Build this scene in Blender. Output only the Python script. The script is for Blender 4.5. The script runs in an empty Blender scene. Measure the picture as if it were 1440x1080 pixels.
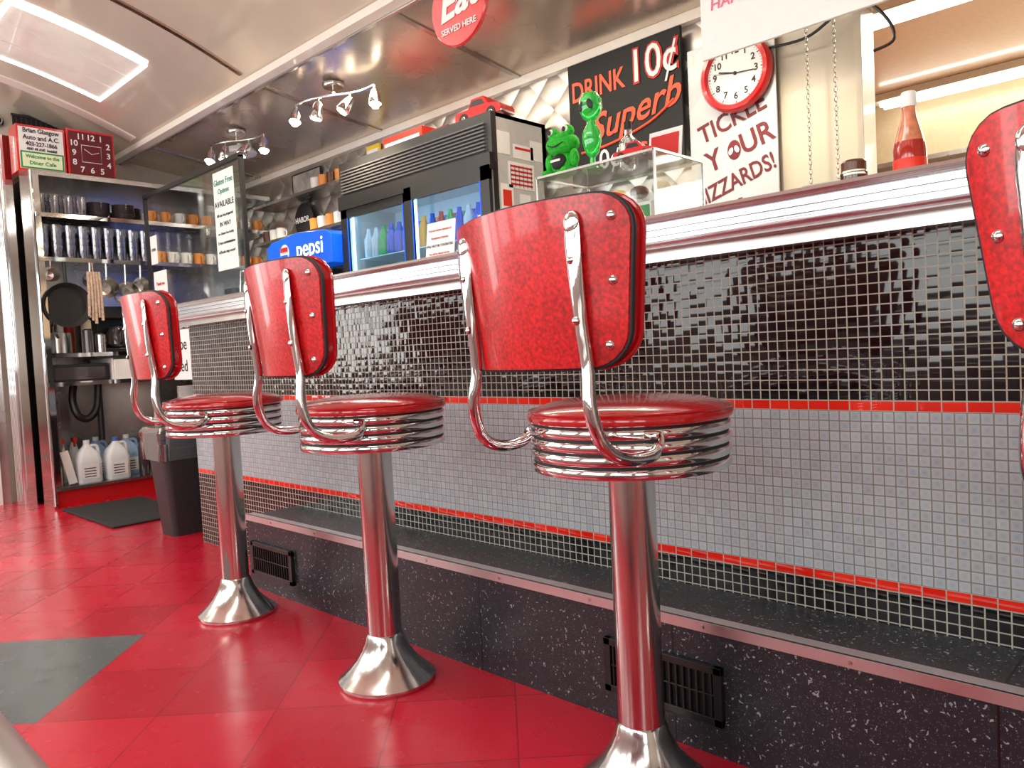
import bpy, math, random
from mathutils import Vector, Matrix, Euler
random.seed(7)
S=bpy.context.scene
S.view_settings.view_transform='Standard'
# ------------------------------------------------------------ node helpers
class NT:
    def __init__(s,name):
        s.m=bpy.data.materials.new(name); s.m.use_nodes=True
        s.t=s.m.node_tree; s.b=s.t.nodes['Principled BSDF']
    def n(s,ty,**k):
        x=s.t.nodes.new(ty)
        for a,v in k.items(): setattr(x,a,v)
        return x
    def l(s,a,b): s.t.links.new(a,b)
    def put(s,sock,v):
        if isinstance(v,bpy.types.NodeSocket): s.l(v,sock)
        else: sock.default_value=v
    def M(s,op,a,b=0.0,c=0.0):
        x=s.n('ShaderNodeMath',operation=op)
        s.put(x.inputs[0],a); s.put(x.inputs[1],b)
        if op in('MULTIPLY_ADD','COMPARE','SMOOTH_MIN'): s.put(x.inputs[2],c)
        return x.outputs[0]
    def V(s,op,a,b=(0,0,0)):
        x=s.n('ShaderNodeVectorMath',operation=op)
        s.put(x.inputs[0],a); s.put(x.inputs[1],b)
        return x.outputs[0]
    def mix(s,f,a,b):
        x=s.n('ShaderNodeMix',data_type='RGBA')
        s.put(x.inputs[0],f)
        for sk,v in((x.inputs[6],a),(x.inputs[7],b)):
            if isinstance(v,tuple) and len(v)==3: v=v+(1,)
            s.put(sk,v)
        return x.outputs[2]
    def obj(s):
        return s.n('ShaderNodeTexCoord').outputs['Object']
    def sep(s,v):
        x=s.n('ShaderNodeSeparateXYZ'); s.l(v,x.inputs[0]); return x.outputs
    def comb(s,a,b,c=0.0):
        x=s.n('ShaderNodeCombineXYZ')
        for i,v in enumerate((a,b,c)): s.put(x.inputs[i],v)
        return x.outputs[0]
    def noise(s,vec,scale,det=2.0):
        x=s.n('ShaderNodeTexNoise'); x.inputs['Scale'].default_value=scale; x.inputs['Detail'].default_value=det
        if vec is not None: s.l(vec,x.inputs['Vector'])
        return x.outputs[0]
    def bump(s,h,st=.1,d=.01):
        x=s.n('ShaderNodeBump'); x.inputs['Strength'].default_value=st; x.inputs['Distance'].default_value=d
        s.l(h,x.inputs['Height']); return x.outputs[0]
_c={}
def mat(name,col,rough=.5,metal=0,coat=0,emis=0,var=.06,vs=30,trans=0,bump=0,ior=1.5):
    if name in _c: return _c[name]
    n=NT(name); b=n.b.inputs
    if var>0:
        f=n.noise(n.obj(),vs,3)
        lo=tuple(max(0,c*(1-var*2)) for c in col); hi=tuple(min(1,c*(1+var*2)) for c in col)
        n.l(n.mix(f,lo,hi),b['Base Color'])
        if bump: n.l(n.bump(f,bump),b['Normal'])
    else: b['Base Color'].default_value=(*col,1)
    b['Roughness'].default_value=rough; b['Metallic'].default_value=metal
    b['Coat Weight'].default_value=coat; b['Coat Roughness'].default_value=.05
    b['IOR'].default_value=ior
    b['Transmission Weight'].default_value=trans
    if emis: b['Emission Color'].default_value=(*col,1); b['Emission Strength'].default_value=emis
    _c[name]=n.m; return n.m
def pane(name,tint=(1,1,1),refl=.08,edge=.5):
    n=NT(name)
    tr=n.n('ShaderNodeBsdfTransparent'); tr.inputs[0].default_value=(*tint,1)
    gl=n.n('ShaderNodeBsdfGlossy'); gl.inputs['Roughness'].default_value=.03
    lw=n.n('ShaderNodeLayerWeight'); lw.inputs[0].default_value=.5
    f=n.M('ADD',n.M('MULTIPLY',n.M('POWER',lw.outputs['Facing'],3.0),edge),refl)
    mx=n.n('ShaderNodeMixShader'); n.l(f,mx.inputs[0]); n.l(tr.outputs[0],mx.inputs[1]); n.l(gl.outputs[0],mx.inputs[2])
    n.l(mx.outputs[0],n.t.nodes['Material Output'].inputs['Surface'])
    return n.m
def metal(name,col,rough,streak=0,axis=0):
    if name in _c: return _c[name]
    n=NT(name); b=n.b.inputs
    b['Metallic'].default_value=1
    o=n.sep(n.obj())
    sc=[6,6,6]; 
    if streak: sc=[200,200,200]; sc[axis]=2
    v=n.comb(n.M('MULTIPLY',o[0],float(sc[0])),n.M('MULTIPLY',o[1],float(sc[1])),n.M('MULTIPLY',o[2],float(sc[2])))
    f=n.noise(v,1.0,3)
    n.l(n.mix(f,tuple(c*.85 for c in col),col),b['Base Color'])
    n.l(n.M('MULTIPLY_ADD',f,rough*.8,rough*.6),b['Roughness'])
    if streak: n.l(n.bump(f,streak,.001),b['Normal'])
    _c[name]=n.m; return n.m

chrome=metal('chrome',(.82,.82,.82),.06)
chrome2=metal('post_chrome',(.72,.71,.69),.16)
steelX=metal('brushed_aluminium',(.66,.67,.69),.22,.35,0)
steel=metal('stainless',(.60,.58,.55),.25)
alum=metal('nosing_aluminium',(.72,.70,.70),.4)
black=mat('black_plastic',(.012,.012,.013),.35)
blackm=mat('black_matt',(.01,.01,.01),.7)
white=mat('white_paint',(.8,.8,.78),.4,var=.02)
paper=mat('paper_white',(.80,.80,.78),.7,var=.02)
cream=mat('cream',(.62,.55,.42),.5)
ink=mat('ink_black',(.01,.01,.012),.6,var=0)
inkred=mat('ink_red',(.55,.01,.01),.5,var=0)
inkor=mat('ink_orange',(.85,.08,.02),.4,var=0,emis=.12)
inkgr=mat('ink_green',(.02,.25,.06),.5,var=0)
inkmar=mat('ink_maroon',(.13,.006,.012),.5,var=0)
inkpink=mat('ink_pink',(.75,.15,.25),.6,var=0)
green=mat('green_plush',(.015,.40,.02),.85,vs=120,var=.35,bump=.5)
greenG=mat('green_glass',(.01,.70,.08),.05,coat=1,var=.15,trans=.55)
redp=mat('red_paint',(.6,.012,.015),.2,coat=.6)
redc=mat('red_cap',(.7,.03,.01),.4)
glassm=mat('glass_clear',(.9,.95,.95),.02,trans=1,var=0)
pane1=pane('pane_clear',(.95,.97,.96),.05,.35)
pane2=pane('pane_door',(.80,.92,1.0),.10,.4)
acryl=pane('acrylic',(.93,.95,.95),.06,.5)
brown=mat('brown_glaze',(.10,.035,.015),.25)
dark=mat('smoked_plastic',(.05,.04,.045),.12,coat=.5)
blue=mat('soda_blue',(.005,.10,.72),.3,emis=.45,var=.02)
ketch=mat('ketchup',(.36,.015,.006),.12,coat=.8)
ketch2=mat('ketchup_smear',(.60,.20,.10),.12,coat=.8,vs=60,var=.3)
yellow=mat('yellow_sign',(.85,.6,.04),.4)
seatred=mat('seat_vinyl_red',(.44,.006,.010),.16,coat=.6,vs=12,var=.1)
def mk_shell():
    n=NT('crackle_vinyl_red'); b=n.b.inputs; o=n.obj()
    f=n.noise(o,150,4); g=n.noise(o,9,2)
    x=n.M('ADD',n.M('MULTIPLY',f,.9),n.M('MULTIPLY',g,.3))
    r=n.n('ShaderNodeMapRange'); r.inputs[1].default_value=.42; r.inputs[2].default_value=.78; n.l(x,r.inputs[0])
    n.l(n.mix(r.outputs[0],(.27,.002,.004),(.72,.008,.011)),b['Base Color'])
    b['Roughness'].default_value=.3; b['Coat Weight'].default_value=.35; b['Coat Roughness'].default_value=.06
    return n.m
shell=mk_shell()

def mk_tile():
    n=NT('mosaic_tile'); b=n.b.inputs; o=n.sep(n.obj()); p=.0215
    x=n.M('DIVIDE',o[0],p); z=n.M('DIVIDE',o[2],p)
    iz=n.M('FLOOR',z)
    def eq(k): return n.M('COMPARE',iz,float(k),.5)
    red=n.M('ADD',eq(33),eq(16))
    xr=n.M('DIVIDE',o[0],p*2)
    xs=n.M('ADD',n.M('MULTIPLY',x,n.M('SUBTRACT',1.0,red)),n.M('MULTIPLY',xr,red))
    ix=n.M('FLOOR',xs)
    fx=n.M('FRACT',xs); fz=n.M('FRACT',z)
    dx=n.M('ABSOLUTE',n.M('SUBTRACT',fx,.5)); dz=n.M('ABSOLUTE',n.M('SUBTRACT',fz,.5))
    thx=n.M('ADD',.437,n.M('MULTIPLY',red,.035))
    gx=n.M('GREATER_THAN',dx,thx); gz=n.M('GREATER_THAN',dz,.44)
    gr=n.M('MAXIMUM',gx,gz)
    w=n.n('ShaderNodeTexWhiteNoise',noise_dimensions='3D'); n.l(n.comb(ix,iz,0.0),w.inputs[0])
    rv=w.outputs['Value']; rc=w.outputs['Color']
    wh=n.M('MULTIPLY',n.M('GREATER_THAN',iz,16.5),n.M('LESS_THAN',iz,32.5))
    cb=n.mix(rv,(.004,.004,.005),(.014,.014,.016))
    rim=n.M('MAXIMUM',dx,dz)
    cw=n.mix(rv,(.27,.335,.39),(.36,.425,.475))
    cw=n.mix(n.M('MULTIPLY',rim,1.0),cw,(.52,.57,.60))
    cr_=n.mix(rv,(.60,.012,.006),(.80,.035,.015))
    c=n.mix(wh,cb,cw); c=n.mix(red,c,cr_)
    g=n.mix(wh,(.38,.38,.32),(.20,.20,.17))
    n.l(n.mix(gr,c,g),b['Base Color'])
    n.l(n.M('ADD',.06,n.M('MULTIPLY',gr,.7)),b['Roughness'])
    geo=n.n('ShaderNodeNewGeometry')
    off=n.V('MULTIPLY',n.V('SUBTRACT',rc,(.5,.5,.5)),(.09,.09,.09))
    bev=n.comb(n.M('MULTIPLY',n.M('SUBTRACT',fx,.5),.08),0.0,n.M('MULTIPLY',n.M('SUBTRACT',fz,.5),.08))
    nn=n.V('NORMALIZE',n.V('ADD',geo.outputs['Normal'],n.V('ADD',off,bev)))
    n.l(nn,b['Normal'])
    return n.m
tile=mk_tile()
def mk_terr():
    n=NT('speckled_laminate'); b=n.b.inputs; o=n.obj()
    wv=n.V('ADD',o,n.V('MULTIPLY',n.comb(n.noise(o,60),n.noise(o,50),n.noise(o,70)),(.03,.03,.03)))
    v=n.n('ShaderNodeTexVoronoi'); v.inputs['Scale'].default_value=110; n.l(wv,v.inputs['Vector'])
    s=n.M('MULTIPLY',n.M('LESS_THAN',v.outputs['Distance'],.26),n.M('GREATER_THAN',n.sep(v.outputs['Color'])[0],.66))
    v2=n.n('ShaderNodeTexVoronoi'); v2.inputs['Scale'].default_value=300; n.l(o,v2.inputs['Vector'])
    s2=n.M('MULTIPLY',n.M('LESS_THAN',v2.outputs['Distance'],.3),n.M('GREATER_THAN',n.sep(v2.outputs['Color'])[0],.65))
    c=n.mix(n.noise(o,40,3),(.008,.011,.016),(.024,.029,.038))
    c=n.mix(n.M('MULTIPLY',s2,.5),c,(.19,.21,.23)); c=n.mix(n.M('MULTIPLY',s,.65),c,(.44,.47,.49))
    fx=n.M('ABSOLUTE',n.M('SUBTRACT',n.M('FRACT',n.M('DIVIDE',n.M('ADD',n.sep(o)[0],.30),.61)),.5))
    c=n.mix(n.M('GREATER_THAN',fx,.4965),c,(.003,.003,.003))
    n.l(c,b['Base Color']); b['Roughness'].default_value=.38
    return n.m
terr=mk_terr()
def mk_floor():
    n=NT('floor_tile_red'); b=n.b.inputs; o=n.sep(n.obj()); k=.70710678
    p=n.M('MULTIPLY',n.M('ADD',o[0],o[1]),k); q=n.M('SUBTRACT',n.M('MULTIPLY',n.M('SUBTRACT',o[1],o[0]),k),.1)
    def grid(s): return n.M('DIVIDE',p,s),n.M('DIVIDE',q,s)
    P,Q=grid(.6); p3,q3=grid(.3)
    a=n.M('COMPARE',n.M('FLOORED_MODULO',n.M('FLOOR',P),4.0),1.0,.5)
    c=n.M('COMPARE',n.M('FLOORED_MODULO',n.M('FLOOR',Q),4.0),3.0,.5)
    grey=n.M('MULTIPLY',a,c)
    e=n.M('MAXIMUM',n.M('ABSOLUTE',n.M('SUBTRACT',n.M('FRACT',p3),.5)),n.M('ABSOLUTE',n.M('SUBTRACT',n.M('FRACT',q3),.5)))
    seam=n.M('MULTIPLY',n.M('GREATER_THAN',e,.4945),n.M('SUBTRACT',1.0,n.M('MULTIPLY',grey,.6)))
    w=n.n('ShaderNodeTexWhiteNoise',noise_dimensions='3D'); n.l(n.comb(n.M('FLOOR',p3),n.M('FLOOR',q3),0.0),w.inputs[0])
    ns=n.noise(n.obj(),4,6)
    rd=n.mix(n.M('ADD',n.M('MULTIPLY',w.outputs[0],.55),n.M('MULTIPLY',ns,.45)),(.40,.005,.020),(.66,.014,.042))
    col=n.mix(grey,rd,n.mix(ns,(.07,.08,.08),(.17,.19,.19)))
    n.l(n.mix(n.M('MULTIPLY',seam,.65),col,(.12,.004,.008)),b['Base Color'])
    n.l(n.M('MULTIPLY_ADD',n.noise(n.obj(),14,4),.22,.14),b['Roughness'])
    n.l(n.bump(n.noise(n.obj(),7,3),.16,.01),b['Normal'])
    return n.m
floorm=mk_floor()
def mk_quilt(name,cell,amt,col,rough,met=1):
    n=NT(name); b=n.b.inputs; o=n.sep(n.obj())
    h=n.M('ADD',o[0],n.M('MULTIPLY',o[1],1.0))
    p=n.M('DIVIDE',n.M('ADD',h,o[2]),cell); q=n.M('DIVIDE',n.M('SUBTRACT',h,o[2]),cell)
    a=n.M('SUBTRACT',n.M('FRACT',p),.5); c=n.M('SUBTRACT',n.M('FRACT',q),.5)
    ox=n.M('MULTIPLY',n.M('ADD',a,c),amt); oz=n.M('MULTIPLY',n.M('SUBTRACT',a,c),amt)
    geo=n.n('ShaderNodeNewGeometry')
    nn=n.V('NORMALIZE',n.V('ADD',geo.outputs['Normal'],n.comb(ox,ox,oz)))
    n.l(nn,b['Normal']); b['Metallic'].default_value=met
    b['Roughness'].default_value=rough
    n.l(n.mix(n.noise(n.obj(),3),tuple(x*.8 for x in col),col),b['Base Color'])
    return n.m
quilt=mk_quilt('quilted_stainless',.20,.22,(.66,.62,.57),.32,.9)
ceilm=mat('ceiling_gloss',(.78,.70,.58),.17,metal=.30,coat=1,vs=2,var=.06)
def mk_slope():
    n=NT('ceiling_metal'); b=n.b.inputs; o=n.obj()
    f=n.noise(o,2.5,3); n.l(n.mix(f,(.54,.46,.37),(.80,.71,.60)),b['Base Color'])
    b['Metallic'].default_value=.75; n.l(n.M('MULTIPLY_ADD',f,.25,.14),b['Roughness']); n.l(n.bump(n.noise(o,5,1),.10,.02),b['Normal'])
    return n.m
slopem=mk_slope()
trimw=mat('trim_cream',(.82,.78,.70),.3,coat=.3,var=.02)

# ------------------------------------------------------------ mesh builder
def cr(pts,n=6,closed=False):
    P=[Vector(p) for p in pts]; out=[]; L=len(P)
    rng=L if closed else L-1
    for i in range(rng):
        if closed: a,b,c,d=P[(i-1)%L],P[i],P[(i+1)%L],P[(i+2)%L]
        else: a,b,c,d=P[max(i-1,0)],P[i],P[i+1],P[min(i+2,L-1)]
        for k in range(n):
            t=k/n
            out.append(.5*((2*b)+(c-a)*t+(2*a-5*b+4*c-d)*t*t+(3*b-a-3*c+d)*t**3))
    if not closed: out.append(P[-1])
    return out
class MB:
    def __init__(s): s.v=[];s.f=[];s.m=[];s.mats=[];s.M=Matrix()
    def add(s,vs,fs,m):
        if m not in s.mats: s.mats.append(m)
        k=s.mats.index(m); o=len(s.v)
        s.v+= [tuple(s.M@Vector(p)) for p in vs]
        s.f+= [tuple(i+o for i in f) for f in fs]; s.m+=[k]*len(fs); return s
    def box(s,x0,x1,y0,y1,z0,z1,m):
        if x0>x1:x0,x1=x1,x0
        if y0>y1:y0,y1=y1,y0
        v=[(x,y,z) for z in(z0,z1) for y in(y0,y1) for x in(x0,x1)]
        return s.add(v,[(0,2,3,1),(4,5,7,6),(0,1,5,4),(2,6,7,3),(0,4,6,2),(1,3,7,5)],m)
    def cbox(s,c,sz,m,R=None):
        o=s.M; s.M=o@Matrix.Translation(c)@(R.to_4x4() if R else Matrix())
        s.box(-sz[0]/2,sz[0]/2,-sz[1]/2,sz[1]/2,-sz[2]/2,sz[2]/2,m); s.M=o; return s
    def lathe(s,prof,c,m,seg=32,R=None,sc=(1,1,1),cap=True):
        vs=[];fs=[];n=len(prof)
        T=Matrix.Translation(c)@(R.to_4x4() if R else Matrix())
        for i in range(seg):
            a=2*math.pi*i/seg
            for r,z in prof: vs.append(tuple(T@Vector((r*math.cos(a)*sc[0],r*math.sin(a)*sc[1],z*sc[2]))))
        for i in range(seg):
            j=(i+1)%seg
            for k in range(n-1): fs.append((i*n+k,j*n+k,j*n+k+1,i*n+k+1))
        if cap:
            if prof[0][0]>1e-5: fs.append(tuple(i*n for i in reversed(range(seg))))
            if prof[-1][0]>1e-5: fs.append(tuple(i*n+n-1 for i in range(seg)))
        return s.add(vs,fs,m)
    def cyl(s,c,r,h,m,seg=24,R=None): return s.lathe([(r,0),(r,h)],c,m,seg,R)
    def ball(s,c,r,m,sc=(1,1,1),seg=20,R=None):
        k=10; return s.lathe([(max(r*math.sin(math.pi*i/k),0.00002),-r*math.cos(math.pi*i/k)) for i in range(k+1)],c,m,seg,R,sc)
    def tube(s,pts,r,m,seg=10,closed=False,side=None):
        P=[Vector(p) for p in pts]; n=len(P); vs=[];fs=[]
        up=None
        for i,p in enumerate(P):
            a=P[(i-1)%n] if (closed or i>0) else P[i]; b=P[(i+1)%n] if(closed or i<n-1) else P[i]
            t=(b-a).normalized()
            if up is None:
                up=Vector(side) if side else (Vector((0,0,1)) if abs(t.z)<.9 else Vector((1,0,0)))
            if side: up=Vector(side)
            u=(up-t*up.dot(t)).normalized(); w=t.cross(u); up=u
            rr=r[i] if isinstance(r,list) else r
            ra,rb=rr if isinstance(rr,tuple) else (rr,rr)
            for k in range(seg):
                g=2*math.pi*k/seg; vs.append(tuple(p+u*ra*math.cos(g)+w*rb*math.sin(g)))
        for i in range(n if closed else n-1):
            j=(i+1)%n
            for k in range(seg):
                l=(k+1)%seg; fs.append((i*seg+k,i*seg+l,j*seg+l,j*seg+k))
        if not closed:
            fs.append(tuple(reversed(range(seg)))); fs.append(tuple((n-1)*seg+k for k in range(seg)))
        return s.add(vs,fs,m)
    def build(s,name,bevel=0,loc=None,smooth=True,par=None,ang=35):
        me=bpy.data.meshes.new(name); me.from_pydata(s.v,[],s.f); me.update()
        for m in s.mats: me.materials.append(m)
        me.polygons.foreach_set('material_index',s.m)
        if smooth:
            me.polygons.foreach_set('use_smooth',[True]*len(s.f)); me.set_sharp_from_angle(angle=math.radians(ang))
        me.update()
        o=bpy.data.objects.new(name,me); S.collection.objects.link(o)
        if bevel:
            b=o.modifiers.new('bevel','BEVEL'); b.width=bevel; b.segments=2; b.limit_method='ANGLE'; b.angle_limit=math.radians(50)
        if loc: o.location=loc
        if par: o.parent=par
        return o
FY=(math.pi/2,0,0); FX=(math.pi/2,0,math.pi/2)
def text(st,loc,size,m,par,rot=FY,ext=.0008,off=0,shear=0,align='CENTER',name='lettering',roll=0,sx=1):
    cu=bpy.data.curves.new(name,'FONT'); cu.body=st; cu.size=size; cu.extrude=ext; cu.offset=off; cu.shear=shear
    cu.align_x=align; cu.align_y='CENTER'; cu.resolution_u=3
    o=bpy.data.objects.new(name,cu); S.collection.objects.link(o)
    bpy.context.view_layer.update()
    me=bpy.data.meshes.new_from_object(o); bpy.data.objects.remove(o)
    o=bpy.data.objects.new(name,me); S.collection.objects.link(o); me.materials.clear(); me.materials.append(m)
    R=Euler(rot).to_matrix()@Matrix.Rotation(roll,3,'Z')@Matrix.Diagonal((sx,1,1))
    me.transform(Matrix.Translation(loc)@R.to_4x4())
    o.parent=par
    return o

# ------------------------------------------------------------ camera
H=.87
r=Vector((.7198,.6939,-.05)).normalized(); fw=Vector((-.6941,.7201,-.0445)); fw=(fw-r*fw.dot(r)).normalized()
up=r.cross(fw)
cam=bpy.data.cameras.new('camera'); cam.lens=27; cam.sensor_width=36; cam.clip_start=.02
co=bpy.data.objects.new('camera',cam); S.collection.objects.link(co); S.camera=co
co.matrix_world=Matrix(((r.x,up.x,-fw.x,0),(r.y,up.y,-fw.y,0),(r.z,up.z,-fw.z,H),(0,0,0,1)))

# ------------------------------------------------------------ room shell
X0,X1=-6.1,2.6; YF=-1.0; YB=3.1
MB().box(X0-.1,X1+.1,YF-.1,6.1,-.1,0,floorm).build('floor')
def cz(y): return 2.43+.37*(1-((y-.6)/1.6)**2)
ys=[YF+3.2*i/40 for i in range(41)]
b=MB(); vs=[];fs=[]
for y in ys: vs+=[(X0-.1,y,cz(y)),(X1+.1,y,cz(y)),(X0-.1,y,cz(y)+.08),(X1+.1,y,cz(y)+.08)]
for i in range(40):
    a=i*4; fs+=[(a,a+4,a+5,a+1),(a+2,a+3,a+7,a+6),(a,a+2,a+6,a+4),(a+1,a+5,a+7,a+3)]
b.add(vs,fs,ceilm).build('ceiling',ang=60)
b=MB(); b.add([(X0-.1,2.2,2.43),(X1+.1,2.2,2.43),(X1+.1,3.2,2.297),(X0-.1,3.2,2.297),(X0-.1,2.2,2.53),(X1+.1,2.2,2.53),(X1+.1,3.2,2.4),(X0-.1,3.2,2.4)],
 [(0,3,2,1),(4,5,6,7),(0,1,5,4),(3,7,6,2),(0,4,7,3),(1,2,6,5)],slopem); b.build('ceiling_soffit')
ti=0
def trim(bb,bev=.002):
    global ti; ti+=1; return bb.build('trim_%d'%ti,bev)
trim(MB().box(X0,X1,2.14,2.20,2.405,2.445,trimw).box(X0,X1,2.20,2.22,2.395,2.43,steel))
trim(MB().box(X0,X1,3.06,3.1,2.27,2.315,trimw))
bronze=metal('seam_bronze',(.35,.24,.18),.3)
for x in (-5.6,-4.02,-2.8,-1.58,-.36,.86,2.08):
    hw,mm=(.05,trimw) if x<-5 else (.016,bronze)
    b=MB(); vs=[]
    fs=[]
    for y in ys:
        if y>2.15: continue
        vs+=[(x-hw-.006,y,cz(y)-.001),(x-hw,y,cz(y)-.008),(x+hw,y,cz(y)-.008),(x+hw+.006,y,cz(y)-.001)]
    for i in range(len(vs)//4-1):
        a=i*4
        for k in range(3): fs.append((a+k,a+4+k,a+5+k,a+1+k))
    b.add(vs,fs,mm); trim(b,0)
    b=MB().box(x-.015,x+.015,2.22,3.06,-.006,0,steel)
    for i,v in enumerate(b.v): b.v[i]=(v[0],v[1],v[2]+2.43-.133*(v[1]-2.2)-.001)
    trim(b,0)
reflE=mat('reflection_outline',(1,1,1),.4,emis=4,var=0); reflP=mat('reflection_glow',(.85,.80,.72),.2,emis=.05,var=.12,vs=5,coat=.5)  # glowing panel and outline imitate a window reflection on the glossy ceiling
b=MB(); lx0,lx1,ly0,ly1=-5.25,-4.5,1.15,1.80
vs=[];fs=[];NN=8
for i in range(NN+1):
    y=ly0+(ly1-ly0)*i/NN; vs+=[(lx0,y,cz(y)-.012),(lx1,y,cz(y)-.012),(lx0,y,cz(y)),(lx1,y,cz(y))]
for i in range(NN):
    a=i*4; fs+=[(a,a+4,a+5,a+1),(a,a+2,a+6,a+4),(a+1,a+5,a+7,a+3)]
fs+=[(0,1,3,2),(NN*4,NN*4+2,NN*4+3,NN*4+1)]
b.add(vs,fs,reflP)
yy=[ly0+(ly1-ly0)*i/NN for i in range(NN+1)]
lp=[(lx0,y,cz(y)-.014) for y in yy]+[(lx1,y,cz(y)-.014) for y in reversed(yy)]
b.tube(lp,.010,reflE,8,True)
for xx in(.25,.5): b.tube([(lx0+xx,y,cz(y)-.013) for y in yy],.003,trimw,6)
b.build('ceiling_reflection_panel')
# walls
wallc=mat('wall_cream',(.62,.57,.48),.4)
MB().box(X0-.1,X0,YF-.1,3.2,0,2.85,wallc).build('wall_far')
MB().box(X1,X1+.1,YF-.1,3.2,0,2.85,wallc).build('wall_near')
dado=mat('dado_grey_white',(.62,.63,.64),.35,coat=.3)
b=MB().box(X0,X1,YF-.1,YF,0,.9,dado).box(X0,X1,YF-.1,YF,2.05,2.43,wallc)
wins=[]; x=X0+.35
xs=X0
while x<X1-1.0:
    b.box(xs,x,YF-.1,YF,.9,2.05,wallc); wins.append((x,x+1.15)); xs=x+1.15; x+=1.35
b.box(xs,X1,YF-.1,YF,.9,2.05,wallc); b.build('wall_window_side')
for i,(a,c) in enumerate(wins):
    f=MB().box(a,c,YF-.08,YF-.02,.9,.94,steel).box(a,c,YF-.08,YF-.02,2.01,2.05,steel).box(a,a+.04,YF-.08,YF-.02,.94,2.01,steel).box(c-.04,c,YF-.08,YF-.02,.94,2.01,steel).box(a+.04,c-.04,YF-.07,YF-.03,1.45,1.48,steel)
    f.build('window_%d'%(i+1))
KX0,KX1,KZ0,KZ1=-1.07,1.3,1.1,2.12
panelm=mat('panel_beige',(.55,.50,.40),.3,coat=.3,var=.04,vs=4)
b=MB().box(X0,-1.40,YB,YB+.1,0,2.31,quilt).box(-1.40,KX0,YB,YB+.1,0,2.31,panelm).box(KX0,KX1,YB,YB+.1,0,KZ0,panelm).box(KX0,KX1,YB,YB+.1,KZ1,2.31,panelm).box(KX1,X1,YB,YB+.1,0,2.31,quilt)
b.build('wall_back')
trim(MB().box(KX0-.02,KX0+.008,YB-.015,YB+.12,KZ0,KZ1+.03,panelm).box(KX0,KX1,YB-.02,YB+.12,KZ1-.01,KZ1+.03,steel).box(KX0-.03,KX1,YB-.12,YB+.15,KZ0-.03,KZ0+.01,steel))
kw=mat('kitchen_wall',(.80,.69,.48),.35,coat=.3)
MB().box(-2.6,X1,6.0,6.1,0,2.5,kw).build('wall_kitchen_back')
MB().box(-2.7,-2.6,3.2,6.1,0,2.5,kw).build('wall_kitchen_left')
MB().box(X1,X1+.1,3.2,6.1,0,2.5,kw).build('wall_kitchen_right')
MB().box(-2.7,X1+.1,3.2,6.1,2.5,2.6,kw).build('ceiling_kitchen')
tubeE=mat('fluorescent_tube',(1,.94,.83),.4,emis=9,var=0)
for y in(4.2,5.75):
    MB().box(-1.9,1.6,y-.08,y+.08,2.45,2.497,cream).tube([(-1.85,y-.04,2.43),(1.55,y-.04,2.43)],.016,tubeE).tube([(-1.85,y+.04,2.43),(1.55,y+.04,2.43)],.016,tubeE).build('fluorescent_light_fixture')
b=MB(); b.add([(-.5,4.6,1.55),(2.0,4.6,1.55),(2.0,5.6,1.55),(-.5,5.6,1.55),(-.5,4.9,2.0),(2.0,4.9,2.0),(2.0,5.6,2.0),(-.5,5.6,2.0)],[(0,3,2,1),(4,5,6,7),(0,1,5,4),(1,2,6,5),(2,3,7,6),(3,0,4,7)],steelX)
b.box(-.5,2.0,4.59,4.62,1.46,1.55,steelX).box(-.5,-.47,4.6,5.6,1.46,1.55,steel).box(1.97,2,4.6,5.6,1.46,1.55,steel)
b.build('exhaust_hood',.004)
b=MB().box(-2.4,-.7,5.7,5.99,1.70,1.73,steel).box(-2.4,-.7,5.7,5.99,2.0,2.03,steel)
for i in range(7): b.lathe([(.07,0),(.085,.01),(.085,.14),(.09,.143)],(-2.25+i*.22,5.84,1.73),[steel,cream,redc,white][i%4],18)
b.build('kitchen_shelf')

# ------------------------------------------------------------ lunch counter
CX0=-3.75
b=MB().box(CX0,X1-.02,1.62,2.12,0,1.08,tile)
ctr=b.build('lunch_counter')
b=MB().box(CX0-.06,X1-.02,1.515,2.2,1.085,1.155,white)
prof=[(1.515,1.088),(1.502,1.090),(1.500,1.094),(1.500,1.104),(1.505,1.106),(1.505,1.109),(1.500,1.111),(1.500,1.119),(1.505,1.121),(1.505,1.124),(1.500,1.126),(1.500,1.134),(1.505,1.136),(1.505,1.139),(1.500,1.141),(1.497,1.152),(1.502,1.160),(1.530,1.161),(1.530,1.088)]
vs=[(x,y,z) for x in(CX0-.07,X1-.02) for y,z in prof]; n=len(prof)
b.add(vs,[(i,i+n,(i+1)%n+n,(i+1)%n) for i in range(n)]+[tuple(range(n)),tuple(reversed(range(n,2*n)))],steelX)
b.box(CX0-.075,CX0-.06,1.50,2.2,1.088,1.16,steelX)
b.box(CX0,X1-.02,1.56,1.62,1.06,1.088,steel)
o=b.build('counter_top'); o.parent=ctr
SX0=-2.83
b=MB().box(SX0,X1-.02,1.40,1.62,0,.275,terr)
b.box(SX0,X1-.02,1.395,1.43,.272,.284,alum).box(SX0,X1-.02,1.392,1.40,.262,.284,alum)
x=SX0+.2
while x<X1-.1:
    b.lathe([(.005,0),(.0045,.001),(0.0001,.0015)],(x,1.392,.273),steel,8,Matrix.Rotation(math.pi/2,3,'X')); x+=.3
st=b.build('foot_step'); st.parent=ctr
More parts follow.
